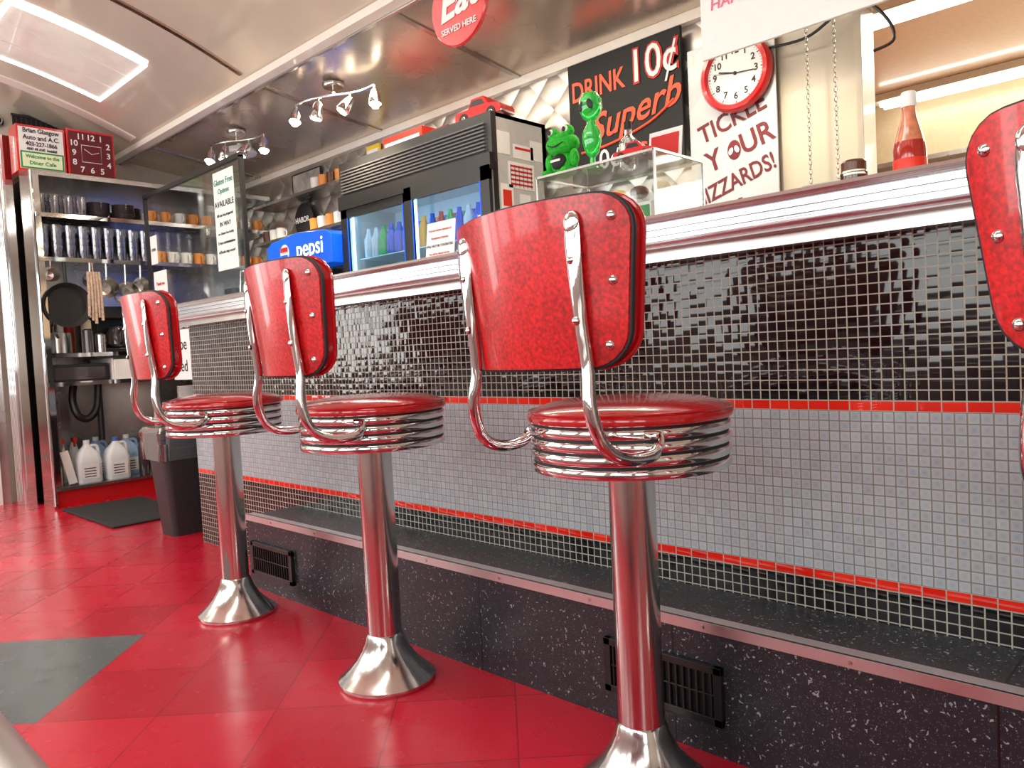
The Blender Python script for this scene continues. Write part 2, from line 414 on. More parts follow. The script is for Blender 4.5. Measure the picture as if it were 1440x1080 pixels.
for (a,c,z0,z1) in((-2.79,-2.49,.06,.185),(-1.09,-.79,.07,.195),(.6,.9,.07,.195)):
    v=MB().box(a,c,1.386,1.399,z0,z0+.016,black).box(a,c,1.386,1.399,z1-.016,z1,black).box(a,a+.018,1.386,1.399,z0,z1,black).box(c-.018,c,1.386,1.399,z0,z1,black).box(a+.01,c-.01,1.396,1.399,z0,z1,ink)
    k=16
    for i in range(k):
        xx=a+.025+(c-a-.05)*i/(k-1); v.box(xx-.002,xx+.002,1.388,1.397,z0+.01,z1-.01,black)
    v.box(a+.01,c-.01,1.389,1.396,(z0+z1)/2-.002,(z0+z1)/2+.002,black)
    v.build('floor_vent_grille',.001)

# ------------------------------------------------------------ stool
def stool_mesh():
    b=MB()
    b.lathe([(.0001,.0),(.128,.0),(.130,.004),(.129,.012),(.122,.018),(.112,.026),(.095,.042),(.078,.062),(.064,.085),(.054,.108),(.049,.125),(.0455,.13)],(0,0,0),chrome2,48,cap=False)
    b.lathe([(.0455,.12),(.0455,.645)],(0,0,0),chrome2,40)
    b.lathe([(.06,.625),(.10,.632),(.18,.636),(.1865,.638),(.1865,.728),(.05,.73)],(0,0,0),ink,64)
    for i in range(4):
        z=.636+i*.0232
        b.lathe([(.184,z),(.1885,z+.0008),(.1905,z+.003),(.1915,z+.0095),(.1905,z+.016),(.1885,z+.0182),(.184,z+.019)],(0,0,0),chrome,72,cap=False)
    b.lathe([(.184,.727),(.191,.728),(.1955,.732),(.1965,.739),(.194,.7455),(.187,.7505),(.177,.7555),(.15,.7635),(.10,.7695),(.0001,.772)],(0,0,0),seatred,72,cap=False)
    b.tube([(.192*math.cos(a*math.pi/32),.192*math.sin(a*math.pi/32),.7485) for a in range(64)],.003,seatred,8,True)
    Z0,HH,r=.835,.268,.055
    def W(z):
        w=.200+.036*(z/HH); d=min(z,HH-z)
        if d<r: w-=r-math.sqrt(max(r*r-(r-d)**2,0))
        return w
    def Y(x,z): return -(.262+.13*z)+1.35*x*x
    rows=[r*(1-math.cos(i*math.pi/12)) for i in range(7)]+[HH*.35,HH*.5,HH*.65]
    rows+=[HH-r*(1-math.cos(i*math.pi/12)) for i in reversed(range(7))]
    def slab(o0,o1,ins,m,puff=0):
        nu=24; nr=len(rows); vs=[]; fs=[]
        for side,off in((0,o0),(1,o1)):
            for z in rows:
                w=W(z)-ins; zz=ins+z*(HH-2*ins)/HH
                for i in range(nu+1):
                    x=w*(-1+2*i/nu); t=(1-(x/(w+.001))**4)*(1-(2*z/HH-1)**4)
                    vs.append((x,Y(x,zz)+off+(puff*t if side else 0),Z0+zz))
        N=nr*(nu+1)
        for j in range(nr-1):
            for i in range(nu):
                a=j*(nu+1)+i; fs.append((a,a+1,a+nu+2,a+nu+1)); c=a+N; fs.append((c,c+nu+1,c+nu+2,c+1))
        for j in range(nr-1):
            a=j*(nu+1); fs.append((a,a+nu+1,a+nu+1+N,a+N)); a+=nu; fs.append((a,a+N,a+nu+1+N,a+nu+1))
        for i in range(nu):
            fs.append((i,i+N,i+1+N,i+1)); a=(nr-1)*(nu+1)+i; fs.append((a,a+1,a+1+N,a+N))
        b.add(vs,fs,m)
    slab(0,.008,0,shell); slab(.0085,.030,.002,seatred,.016)
    top=[W(HH)*(1-2*i/10) for i in range(1,10)]; bot=[W(0)*(1-2*i/10) for i in range(1,10)]
    for off,rad,mm in((.008,.0045,ink),(.030,.0045,seatred)):
        loop=[(W(z),Y(W(z),z)+off,Z0+z) for z in rows]
        loop+=[(t,Y(t,HH)+off,Z0+HH) for t in top]
        loop+=[(-W(z),Y(W(z),z)+off,Z0+z) for z in reversed(rows)]
        loop+=[(-t,Y(t,0)+off,Z0) for t in bot]
        b.tube(loop,rad,mm,8,True,side=(0,1,0))
    Rx=Matrix.Rotation(math.pi/2,3,'X')
    def rivet(x,z,rr=.0082,lift=0):
        sl=math.atan(2.7*x)
        R=Matrix.Rotation(sl,3,'Z')@Rx
        b.lathe([(rr,0),(rr*.9,.002),(rr*.55,.0042),(.0002,.005)],(x,Y(x,z)-lift,Z0+z),chrome,14,R)
    for s in(-1,1):
        for z in(.035,.135,.232): rivet(s*(W(z)-.022),z)
    for s in(-1,1):
        xb=.148
        P=[(xb,Y(xb,.225)-.003,Z0+.225),(xb,Y(xb,.19)-.007,Z0+.19),(xb,Y(xb,.12)-.011,Z0+.12),(xb,Y(xb,.06)-.012,Z0+.06),(xb+.003,Y(xb,0)-.014,Z0),
           (xb+.010,-.252,.775),(xb+.016,-.240,.722),(xb+.020,-.215,.694),(xb+.024,-.175,.682),(xb+.026,-.130,.684),(xb+.020,-.108,.696)]
        rad=[(.017,.004),(.018,.0065),(.0145,.0085),(.0120,.010),(.0115,.0105),(.0115,.0115),(.0115,.0115),(.0115,.0115),(.0115,.0115),(.0110,.0110),(.009,.009)]
        PP=cr([(p[0]*s,p[1],p[2]) for p in P],5); RR=[]
        for i in range(len(P)-1):
            for k in range(5):
                t=k/5; RR.append((rad[i][0]*(1-t)+rad[i+1][0]*t,rad[i][1]*(1-t)+rad[i+1][1]*t))
        RR.append(rad[-1])
        b.tube(PP,RR,chrome,14,side=(1,0,0))
        b.ball((xb*s,Y(xb,.225)-.004,Z0+.228),.0175,chrome,(1,.35,1.1))
        rivet(s*xb,.17,.0075,.014); rivet(s*xb,.075,.0075,.022)
        b.tube(cr([((xb+.026)*s,-.130,.684),((xb+.030)*s,-.112,.700),((xb+.02)*s,-.105,.715),((xb+.0)*s,-.120,.716)],4),.006,chrome,8)
    return b
b=stool_mesh(); so=b.build('diner_stool'); me=so.data
pos=[(-.872,1.22,-8),(-1.69,1.205,-10),(-2.56,1.21,-9),(.016,1.21,-7)]
for i,(x,y,a) in enumerate(pos):
    o=so if i==0 else bpy.data.objects.new('diner_stool',me)
    if i: S.collection.objects.link(o)
    o.location=(x,y,0); o.rotation_euler=(0,0,math.radians(a))

# ------------------------------------------------------------ near table
tt=mat('table_laminate',(.62,.60,.57),.3)
b=MB().box(-1.05,.25,-.72,.053,.712,.748,tt)
b.tube([(-1.05,.053,.73),(.25,.053,.73)],.018,alum,14).tube([(-1.05,-.72,.73),(.25,-.72,.73)],.018,alum,14).tube([(-1.05,-.72,.73),(-1.05,.053,.73)],.018,alum,14).tube([(.25,-.72,.73),(.25,.053,.73)],.018,alum,14)
b.cyl((-.4,-.33,.02),.04,.69,chrome).lathe([(.25,0),(.24,.015),(.06,.04)],(-.4,-.33,0),blackm)
b.build('dining_table')

# ------------------------------------------------------------ back bar cabinet
b=MB().box(-5.45,-1.15,2.62,3.09,.1,.9,steel).box(-5.45,-1.13,2.6,3.095,.9,.94,steelX).box(-5.4,-1.2,2.66,3.09,0,.1,black)
x=-5.4
while x<-1.5: b.box(x+.02,x+.66,2.605,2.62,.14,.86,steelX).cyl((x+.6,2.6,.45),.008,.15,chrome); x+=.7
b.build('back_bar_cabinet',.003)

# ------------------------------------------------------------ drinks cooler
cx0,cx1,cy0,cy1,z0,z1=-3.94,-2.65,2.66,3.08,.94,2.03
cw=mat('cooler_white',(.50,.50,.49),.35)
cwi=mat('cooler_inner_white',(.8,.85,.88),.4)
b=MB().box(cx0,cx1,cy1-.03,cy1,z0,z1,cwi).box(cx0,cx0+.03,cy0+.02,cy1,z0,z1,cw).box(cx1-.03,cx1,cy0+.02,cy1,z0,z1,cw)
b.box(cx0+.03,cx1-.03,cy0+.02,cy1,z0,z0+.08,black).box(cx0+.03,cx1-.03,cy0+.05,cy1,z1-.26,z1-.22,white)
b.box(cx0,cx1,cy0+.05,cy1,z1-.02,z1,steel)
b.box(cx1-.001,cx1+.004,cy0+.02,cy0+.05,z0,z1,black)
b.box(cx0-.005,cx1+.005,cy0,cy0+.02,z0,z0+.1,black)
fr=mat('cooler_grille',(.03,.03,.03),.4); fr2=mat('cooler_louvre',(.10,.10,.10),.35)
b.box(cx0-.005,cx1+.005,cy0+.015,cy0+.05,z1-.24,z1,fr)
for i in range(8): 
    z=z1-.185+i*.018; b.box(cx0+.03,cx1-.03,cy0-.002,cy0+.016,z,z+.007,fr2)
b.box(cx0-.006,cx1+.006,cy0-.005,cy0+.03,z1-.28,z1-.20,black)
for a,c,y in((cx0,cx0+.66,cy0+.005),(cx0+.63,cx1,cy0-.012)):
    b.box(a,a+.06,y,y+.02,z0+.08,z1-.26,black).box(c-.06,c,y,y+.02,z0+.08,z1-.26,black).box(a,c,y,y+.02,z0+.08,z0+.13,black).box(a,c,y,y+.02,z1-.33,z1-.26,black)
    b.box(a+.06,c-.06,y+.008,y+.012,z0+.13,z1-.33,pane2)
    b.box(a+.062,a+.069,y-.001,y+.002,z0+.13,z1-.33,blue).box(c-.069,c-.062,y-.001,y+.002,z0+.13,z1-.33,blue)
for z in(z0+.3,z0+.52): b.box(cx0+.04,cx1-.04,cy0+.10,cy1-.04,z,z+.006,white)
cool=b.build('beverage_cooler')
inE=mat('cooler_lamp',(.58,.82,1.0),.4,emis=7,var=0)
b=MB().tube([(cx0+.08,cy0+.06,z1-.29),(cx1-.08,cy0+.06,z1-.29)],.014,inE)
for xx in(cx0+.05,cx0+.645,cx1-.05): b.tube([(xx,cy0+.055,z0+.12),(xx,cy0+.055,z1-.3)],.008,inE)
b.build('lamp_tube',par=cool)
cans=[mat('can_'+k,c,.25,metal=.2,var=0) for k,c in(('blue',(.02,.1,.6)),('red',(.7,.02,.02)),('green',(.03,.45,.1)),('silver',(.7,.7,.72)),('orange',(.9,.3,.02)))]
b=MB()
for zi,z in enumerate((z0+.083,z0+.307,z0+.527)):
    x=cx0+.09
    while x<cx1-.08:
        m=cans[random.choice([0,0,1,2,3,0,4])]
        for y in(cy0+.14,cy0+.24):
            b.lathe([(.026,0),(.033,.006),(.033,.11),(.026,.122)],(x,y,z),m,12)
            if zi==2: b.lathe([(.026,.12),(.014,.155),(.013,.175)],(x,y,z),m,12)
        x+=.074
b.build('soda_cans',par=cool)
b=MB(); 
for y,z,w,h in((2.76,1.89,.09,.11),(2.90,1.86,.15,.07),(2.88,1.74,.19,.13),(3.0,1.88,.09,.1),(2.99,1.52,.14,.12),(2.77,1.62,.09,.14),(2.9,1.6,.08,.1)):
    b.box(cx1+.0005,cx1+.002,y-w/2,y+w/2,z-h/2,z+h/2,paper)
for i in range(5): b.box(cx1+.002,cx1+.003,2.80,2.96,1.69+i*.022,1.70+i*.022,inkred)
b.box(cx1+.002,cx1+.003,2.84,2.96,1.87,1.882,inkred).box(cx1+.002,cx1+.003,2.95,3.03,1.48,1.55,yellow).box(cx1+.002,cx1+.003,2.74,2.80,1.58,1.66,redc)
for i in range(6): b.box(cx1+.003,cx1+.0035,2.80+i*.03,2.803+i*.03,1.68,1.79,ink)
b.build('notes',par=cool)
def toycar(loc,L,rot,m):
    b=MB(); b.M=Matrix.Translation(loc)@Matrix.Rotation(rot,4,'Z'); k=L
    prof=[(-.5,.08),(-.5,.2),(-.44,.23),(-.2,.25),(-.12,.4),(.14,.41),(.24,.27),(.46,.23),(.5,.17),(.5,.08)]
    vs=[(p[0]*k,s*.2*k,p[1]*k) for s in(-1,1) for p in prof]; n=len(prof)
    b.add(vs,[(i,(i+1)%n,(i+1)%n+n,i+n) for i in range(n)]+[tuple(reversed(range(n))),tuple(range(n,2*n))],m)
    for s in(-1,1):
        b.add([(-.17*k,s*.203*k,.27*k),(.18*k,s*.203*k,.27*k),(.11*k,s*.203*k,.37*k),(-.1*k,s*.203*k,.37*k)],[(0,1,2,3)],ink)
        for x in(-.3,.3):
            R=Matrix.Rotation(math.pi/2,3,'X')
            b.lathe([(.09*k,-.03*k),(.1*k,-.02*k),(.1*k,.02*k),(.09*k,.03*k)],(x*k,s*.19*k,.1*k),blackm,16,R)
            b.lathe([(.05*k,-.034*k),(.05*k,.034*k)],(x*k,s*.19*k,.1*k),chrome,12,R)
    b.box(-.51*k,-.49*k,-.19*k,.19*k,.08*k,.12*k,chrome).box(.49*k,.51*k,-.19*k,.19*k,.08*k,.12*k,chrome)
    return b.build('toy_car',.003)
toycar((-2.83,2.82,2.032),.30,.1,redp)
toycar((-1.36,2.0,1.43),.13,.2,redp)
b=MB().box(-3.6,-3.25,2.75,2.95,2.031,2.115,redc).box(-3.58,-3.27,2.745,2.75,2.05,2.08,paper); o=b.build('red_carton',.004)
b=MB().box(-3.2,-3.02,2.74,2.9,2.031,2.055,paper).box(-3.18,-3.04,2.75,2.89,2.055,2.07,inkmar); b.build('stacked_boxes',.002)

# ------------------------------------------------------------ soda fountain
b=MB().box(-4.71,-3.97,2.7,3.05,.945,1.44,black).box(-4.72,-3.96,2.62,3.05,.942,1.02,steel)
prof=[(-4.72,1.45),(-4.72,1.62),(-4.66,1.65),(-4.34,1.675),(-4.02,1.65),(-3.96,1.62),(-3.96,1.45)]
n=len(prof); vs=[(x,y,z) for y in(2.60,3.05) for x,z in prof]
b.add(vs,[(i,(i+1)%n,(i+1)%n+n,i+n) for i in range(n)]+[tuple(reversed(range(n))),tuple(range(n,2*n))],blue)
for i in range(6):
    x=-4.63+i*.115; b.box(x-.025,x+.025,2.64,2.70,1.28,1.42,black).cyl((x,2.66,1.22),.013,.06,black,12).box(x-.022,x+.022,2.636,2.64,1.34,1.4,cans[i%5])
f=b.build('soda_fountain',.004)
text('pepsi',(-4.20,2.597,1.565),.15,mat('lit_white',(.9,.95,1),.4,emis=1.0,var=0),f,off=.001)
b=MB().lathe([(.055,0),(.05,.004)],(-4.50,2.60,1.565),paper,24,Matrix.Rotation(math.pi/2,3,'X')).box(-4.545,-4.455,2.594,2.597,1.572,1.60,redp).box(-4.54,-4.46,2.594,2.597,1.53,1.552,blue); b.build('logo',par=f)

# ------------------------------------------------------------ signs on back wall
def board(name,x0,x1,z0,z1,y,m,th=.012,edge=None,bev=.001):
    b=MB().box(x0,x1,y,y+th,z0,z1,m)
    if edge: b.box(x0-.008,x0,y-.003,y+th,z0-.008,z1+.008,edge).box(x1,x1+.008,y-.003,y+th,z0-.008,z1+.008,edge).box(x0,x1,y-.003,y+th,z0-.008,z0,edge).box(x0,x1,y-.003,y+th,z1,z1+.008,edge)
    return b.build(name,bev)
sg=board('drink_sign',-2.45,-1.81,1.66,2.26,3.04,blackm,.018)
text('DRINK',(-2.27,3.037,2.115),.135,inkor,sg,off=.002,sx=.78)
text('10¢',(-1.955,3.036,2.14),.215,inkred,sg,off=.009,sx=.88); text('10¢',(-1.955,3.033,2.14),.21,paper,sg,off=.001,sx=.88)
text('Superb',(-2.08,3.036,1.945),.18,inkor,sg,off=.002,shear=.45,roll=.16)
b=MB().tube(cr([(-2.38,3.035,1.82),(-2.2,3.035,1.83),(-1.98,3.035,1.88),(-1.85,3.035,1.95)],6),.006,inkor,6); b.build('swash',par=sg)
text('10¢',(-2.25,3.037,1.76),.13,paper,sg,off=.001); text('ICED',(-1.98,3.036,1.76),.10,inkor,sg,off=.001)
sp=mk_quilt('silver_poster',.2,.12,(.60,.60,.60),.45,.6)
sg=board('slogan_sign',-1.79,-1.39,1.36,2.14,3.06,sp,.01)
text('TICKLE',(-1.59,3.058,1.80),.108,inkmar,sg,off=.0015,roll=.28,sx=.92)
text('Y   UR',(-1.56,3.058,1.675),.125,inkmar,sg,off=.002,roll=.28,sx=.92)
text('GIZZARDS!',(-1.59,3.058,1.535),.098,inkmar,sg,off=.0015,roll=.30,sx=.8)
text('ENJOY',(-1.70,3.058,1.41),.10,inkmar,sg,off=.003,roll=.1)
b=MB().ball((-1.582,3.058,1.670),.036,inkmar,(.85,.06,1.15)).ball((-1.595,3.054,1.665),.010,paper,(1,.2,1.6),R=Matrix.Rotation(.4,3,'Y')).ball((-1.568,3.054,1.67),.010,paper,(1,.2,1.6),R=Matrix.Rotation(-.4,3,'Y')); b.build('alien_head',par=sg)
R=Matrix.Rotation(math.pi/2,3,'X')
cc=(-1.55,3.052,1.975)
b=MB().lathe([(.155,0),(.160,.012),(.158,.03),(.148,.042),(.132,.044),(.126,.036),(.125,.02)],cc,redp,56,R).lathe([(.0001,.022),(.126,.022)],cc,white,48,R,cap=False)
for i in range(60):
    a=i*math.pi/30; rr=.118; l=.010 if i%5==0 else .004
    b.cbox((cc[0]+rr*math.sin(a),cc[1]-.0225,cc[2]+rr*math.cos(a)),(.0022 if i%5 else .004,.001,l),ink,Matrix.Rotation(a,3,'Y'))
for ang,l,w in((math.radians(285),.075,.006),(math.radians(95),.085,.004),(math.radians(280),.1,.0015)):
    b.cbox((cc[0]+l/2*math.sin(ang),cc[1]-.026,cc[2]+l/2*math.cos(ang)),(w,.001,l),ink,Matrix.Rotation(ang,3,'Y'))
b.lathe([(.008,.024),(.006,.03)],cc,ink,16,R)
ck=b.build('wall_clock')
for i in range(1,13):
    a=i*math.pi/6; text(str(i),(cc[0]+.093*math.sin(a),cc[1]-.0228,cc[2]+.093*math.cos(a)),.038,ink,ck,off=.0008)
hb=board('menu_board',-1.234,-.25,1.74,2.32,2.2,paper,.012)
text('HAMBURGERS',(-1.20,2.197,1.895),.048,inkpink,hb,align='LEFT',shear=.1)
text('X',(-.86,2.197,1.83),.04,inkred,hb,align='LEFT')
b=MB().tube([(-1.1,2.206,2.32),(-1.1,2.206,2.40)],.002,steel,6).tube([(-.4,2.206,2.32),(-.4,2.206,2.40)],.002,steel,6); b.build('hangers',par=hb)
ec=(-2.0,1.9,2.09)
b=MB().lathe([(.138,-.006),(.142,0),(.142,.008),(.138,.012),(.0001,.013)],ec,redp,56,R).lathe([(.0001,-.007),(.138,-.006)],ec,redp,40,R,cap=False)
for s in(-1,1): b.tube([(ec[0]+s*.08,ec[1],ec[2]+.11),(ec[0]+s*.08,ec[1],cz(1.9)-.002)],.0018,steel,6)
es=b.build('round_diner_sign')
text('Eat',(ec[0],ec[1]-.0145,ec[2]+.015),.16,paper,es,off=.004,shear=.3,roll=.1)
text('SERVED HERE',(ec[0],ec[1]-.0145,ec[2]-.080),.030,paper,es,off=.0005)
b=MB()
for x in(-1.235,-1.13):
    z=2.15
    while z>1.45:
        for k,ax in((0,0),(1,1)):
            pts=[]
            for i in range(10):
                a=i*math.pi/5; u=.006*math.cos(a); v=.011*math.sin(a)
                pts.append((x+(u if ax==0 else 0),3.0+(u if ax else 0),z-k*.018+v))
            b.tube(pts,.0016,steel,5,True)
        z-=.036
b.tube([(-1.235,3.0,2.15),(-1.235,3.08,2.17)],.003,steel,6).tube([(-1.13,3.0,2.15),(-1.13,3.08,2.17)],.003,steel,6)
b.box(-1.26,-1.10,2.98,3.02,1.415,1.45,steel)
b.build('hanging_chain')
b=MB().tube(cr([(-1.42,3.045,2.04),(-1.25,3.04,2.03),(-1.12,3.03,2.08),(-1.03,3.03,2.09),(-.95,3.03,2.0),(-.93,3.03,1.92),(-1.0,3.03,1.90)],8),.006,black,8); b.build('power_cable')

# ------------------------------------------------------------ display case on counter & toys
a0,a1,b0,b1,c0,c1=-1.68,-1.23,1.9,2.17,1.161,1.42
b=MB()
for x0,x1,y0,y1 in((a0,a1,b0,b0+.004),(a0,a1,b1-.004,b1),(a0,a0+.004,b0,b1),(a1-.004,a1,b0,b1)): b.box(x0,x1,y0,y1,c0+.01,c1,acryl)
b.box(a0,a1,b0,b1,c1,c1+.006,acryl).box(a0,a1,b0,b1,c0,c0+.01,white)
for x in(a0,a1):
    for y in(b0,b1): b.box(x-.003,x+.003,y-.003,y+.003,c0,c1+.006,steel)
for y in(b0,b1): b.box(a0,a1,y-.003,y+.003,c1,c1+.007,steel)
for x in(a0,a1): b.box(x-.003,x+.003,b0,b1,c1,c1+.007,steel)
for i in range(4):
    b.box(a0+.03+i*.1,a0+.1+i*.1,b0+.05,b0+.07,c0+.012,c0+.13,paper).box(a0+.035+i*.1,a0+.095+i*.1,b0+.048,b0+.05,c0+.04,c0+.12,[redp,yellow,brown,inkgr][i])
    b.ball((a0+.07+i*.1,b0+.17,c0+.045),.035,[brown,cream,redp,brown][i])
b.box(a0+.02,a1-.02,b0+.03,b1-.03,c0+.145,c0+.149,acryl)
for i in range(5): b.ball((a0+.06+i*.08,b0+.14,c0+.18),.03,[cream,brown,yellow,brown,cream][i],(1,1,.7))
b.build('display_case')
gx,gy,gz=-1.635,1.99,1.428
b=MB().ball((gx,gy,gz+.042),.044,green,(1.05,.9,1)).ball((gx,gy-.005,gz+.108),.052,green,(1.2,.9,.72))
for s in(-1,1):
    b.ball((gx+s*.030,gy-.012,gz+.145),.021,green).ball((gx+s*.031,gy-.027,gz+.148),.012,paper,(1,.6,1)).ball((gx+s*.031,gy-.035,gz+.148),.007,ink,(1,.5,1.2))
    b.ball((gx+s*.040,gy-.03,gz+.014),.021,green,(1,1.6,.7)).ball((gx+s*.052,gy-.012,gz+.055),.016,green,(1,1,1.9))
b.ball((gx,gy-.022,gz+.047),.034,blackm,(.95,.7,.85))
b.box(gx-.02,gx+.02,gy-.048,gy-.045,gz+.047,gz+.054,paper)
b.tube(cr([(gx-.034,gy-.042,gz+.106),(gx,gy-.052,gz+.094),(gx+.034,gy-.042,gz+.106)],5),.0025,ink,6)
b.build('plush_frog')
gx,gy=-1.525,2.0
b=MB().lathe([(.034,0),(.036,.006),(.030,.012),(.010,.024),(.008,.045),(.022,.062),(.031,.095),(.030,.125),(.016,.150),(.013,.160),(.028,.175),(.038,.200),(.036,.228),(.024,.248),(.0001,.256)],(gx,gy,gz),greenG,28)
for s in(-1,1): b.ball((gx+s*.016+.006,gy-.033,gz+.205),.011,ink,(1,.45,1.6),R=Matrix.Rotation(-s*.5,3,'Y'))
b.build('alien_figurine')
b=MB().lathe([(.02,0),(.03,.01),(.03,.09),(.012,.11),(.011,.14),(.013,.142),(.013,.15)],(-1.44,2.08,gz),glassm,20).lathe([(.0132,.13),(.0132,.152),(.0001,.153)],(-1.44,2.08,gz),ink,16); b.build('glass_bottle')
b=MB().cbox((-1.33,2.12,1.428+.056),(.12,.004,.11),paper,Matrix.Rotation(-.15,3,'X')).cbox((-1.33,2.1165,1.428+.06),(.1,.002,.07),inkred,Matrix.Rotation(-.15,3,'X')); b.build('postcard')
CT=1.161
b=MB(); loc=(-.515,1.76,CT)
b.lathe([(.028,0),(.032,.006),(.032,.085),(.029,.10)],loc,ketch,28).lathe([(.029,.10),(.024,.12),(.016,.148),(.0135,.165),(.0135,.178)],loc,ketch2,28,cap=False)
b.lathe([(.0145,.172),(.0155,.176),(.0155,.198),(.013,.203),(.0001,.204)],loc,white,20)
b.lathe([(.0323,.015),(.0328,.017),(.0328,.062),(.0323,.064)],loc,redc,28,cap=False)
b.build('ketchup_bottle')
b=MB().lathe([(.026,0),(.029,.004),(.029,.055),(.024,.062)],(-.625,1.75,CT),glassm,20).lathe([(.024,.004),(.024,.05)],(-.625,1.75,CT),brown,16).lathe([(.0265,.060),(.0265,.078),(.022,.083),(.0001,.084)],(-.625,1.75,CT),brown,20); b.build('pepper_shaker')
for x,y in((-1.70,1.72),(-1.76,1.79)):
    b=MB().lathe([(.022,0),(.026,.004),(.024,.06),(.019,.08),(.016,.1)],(x,y,CT),white,20).lathe([(.0175,.1),(.0175,.118),(.01,.126),(.0001,.127)],(x,y,CT),steel,20); b.build('sugar_shaker')
n=MB().cbox((-2.06,1.8,CT+.09),(.15,.003,.17),paper,Matrix.Rotation(-.12,3,'X')).box(-2.1,-2.02,1.8,1.86,CT,CT+.006,paper); n=n.build('counter_notice')
for i,(t,s,m_) in enumerate((('Foul and abusive language or',.0105,inkred),('threatening behavior',.011,inkred),('WILL NOT BE TOLERATED',.0120,ink),('You will be refused service',.010,inkred),('and asked to leave',.010,inkred))):
    dz=.055-i*.028
    text(t,(-2.06,1.7965+dz*.12-.001,CT+.09+dz),s,m_,n,ext=.0003,off=.0002)
# ------------------------------------------------------------ service stand with glass partition
b=MB().box(-5.2,-3.86,1.95,2.4,1.05,1.08,steelX).box(-5.18,-3.88,1.955,1.975,.86,1.05,steel).box(-5.18,-3.88,1.97,2.38,.60,.62,steel).box(-5.18,-3.88,1.97,2.38,.2,.22,steel)
for x in(-5.16,-3.9):
    for y in(1.98,2.36): b.cyl((x,y,0),.02,1.05,steel,16)
b.box(-5.18,-3.88,2.37,2.38,.22,1.05,blackm)
b.build('service_stand',.002)
b=MB().box(-5.15,-3.86,1.998,2.004,1.10,1.97,pane1).box(-5.17,-3.84,1.99,2.012,1.96,1.985,black).box(-5.17,-5.15,1.99,2.012,1.081,1.97,black).box(-3.86,-3.84,1.99,2.012,1.081,1.97,black).box(-5.15,-3.86,1.99,2.012,1.081,1.10,black)
gp=b.build('glass_partition')
def sheet(name,x,z,w,h,y,lines,par=None,m=paper):
    b=MB().box(x-w/2,x+w/2,y,y+.002,z-h/2,z+h/2,m); o=b.build(name,par=par)
    for t,dz,s,mm in lines: text(t,(x,y-.0015,z+dz),s,mm,o,ext=.0003,off=.0004)
    return o
teal=mat('ink_teal',(.02,.22,.2),.5,var=0)
pale=mat('paper_pale_green',(.70,.80,.74),.7,var=.02)
sheet('gluten_notice',-4.05,1.66,.24,.54,1.992,[('Gluten Free',.21,.046,teal),('Options',.16,.04,teal),('AVAILABLE',.09,.046,ink),('All can be prepared',.03,.024,ink),('IN WAY',-.02,.036,ink),('at a Gluten Free Facility',-.07,.019,ink),('Cross contamination',-.12,.024,ink),('of foods may occur!',-.17,.024,ink)],gp,pale)
sheet('menu_notice',-4.98,1.30,.20,.36,1.992,[('Thank you',.1,.03,inkred),('Please wait',.03,.028,inkred),('to be seated',-.03,.028,inkred)],gp)
sheet('small_notice',-5.05,1.62,.1,.18,1.992,[('OPEN',0,.025,ink)],gp)
sg=sheet('smoke_notice',-4.62,.94,.26,.30,1.945,[('obe',.06,.10,ink),('ked',-.07,.10,ink)])
def plates(x,y,z,n,m=white,name='plate_stack'):
    b=MB()
    for i in range(n): b.lathe([(.05,0),(.07,.004),(.105,.016),(.107,.019),(.07,.008),(.0001,.006)],(x,y,z+i*.008),m,28,cap=False)
    return b.build(name)
plates(-4.95,2.15,.622,14); plates(-4.7,2.2,.622,10)
bm=mat('bin_black',(.03,.03,.034),.45)
cx,cy=-4.06,1.70
def rr(w,d,r,n=5):
    out=[]
    for sx,sy,a0 in((1,1,0),(-1,1,90),(-1,-1,180),(1,-1,270)):
        for i in range(n):
            a=math.radians(a0+90*i/(n-1)); out.append((sx*(w-r)+r*math.cos(a),sy*(d-r)+r*math.sin(a)))
    return out
def loft(b,secs,m,c,cap0=True,cap1=True):
    vs=[];fs=[];N=len(secs[0][0])
    for pts,z in secs: vs+=[(c[0]+p[0],c[1]+p[1],c[2]+z) for p in pts]
    for k in range(len(secs)-1):
        for i in range(N): j=(i+1)%N; fs.append((k*N+i,k*N+j,(k+1)*N+j,(k+1)*N+i))
    if cap0: fs.append(tuple(reversed(range(N))))
    if cap1: fs.append(tuple((len(secs)-1)*N+i for i in range(N)))
    b.add(vs,fs,m)
b=MB(); loft(b,[(rr(.085,.13,.03),0),(rr(.115,.17,.035),.50),(rr(.125,.18,.035),.505),(rr(.125,.18,.035),.53),(rr(.113,.168,.03),.53),(rr(.1,.15,.03),.3)],bm,(cx,cy,0),True,True)
bag=pane('clear_bag',(.82,.82,.80),.30,.5)
pts=[]
for k,(off,z) in enumerate(((.129,.40),(.131,.49),(.133,.54),(.118,.57),(.10,.53))):
    sec=[]
    for i,p in enumerate(rr(off,off+.055,.035,9)):
        q=1+random.uniform(-.05,.07); sec.append((p[0]*q,p[1]*q))
    pts.append((sec,z+random.uniform(-.01,.01)))
b2=MB(); loft(b2,pts,bag,(cx,cy,0),False,False)
bn=b.build('trash_bin'); b2.build('bin_liner',par=bn,ang=10)
rub=mat('rubber_mat',(.03,.03,.03),.9,vs=150,var=.4,bump=.6)
MB().box(-5.40,-4.5,1.45,1.93,.001,.013,rub).build('floor_mat',.005)

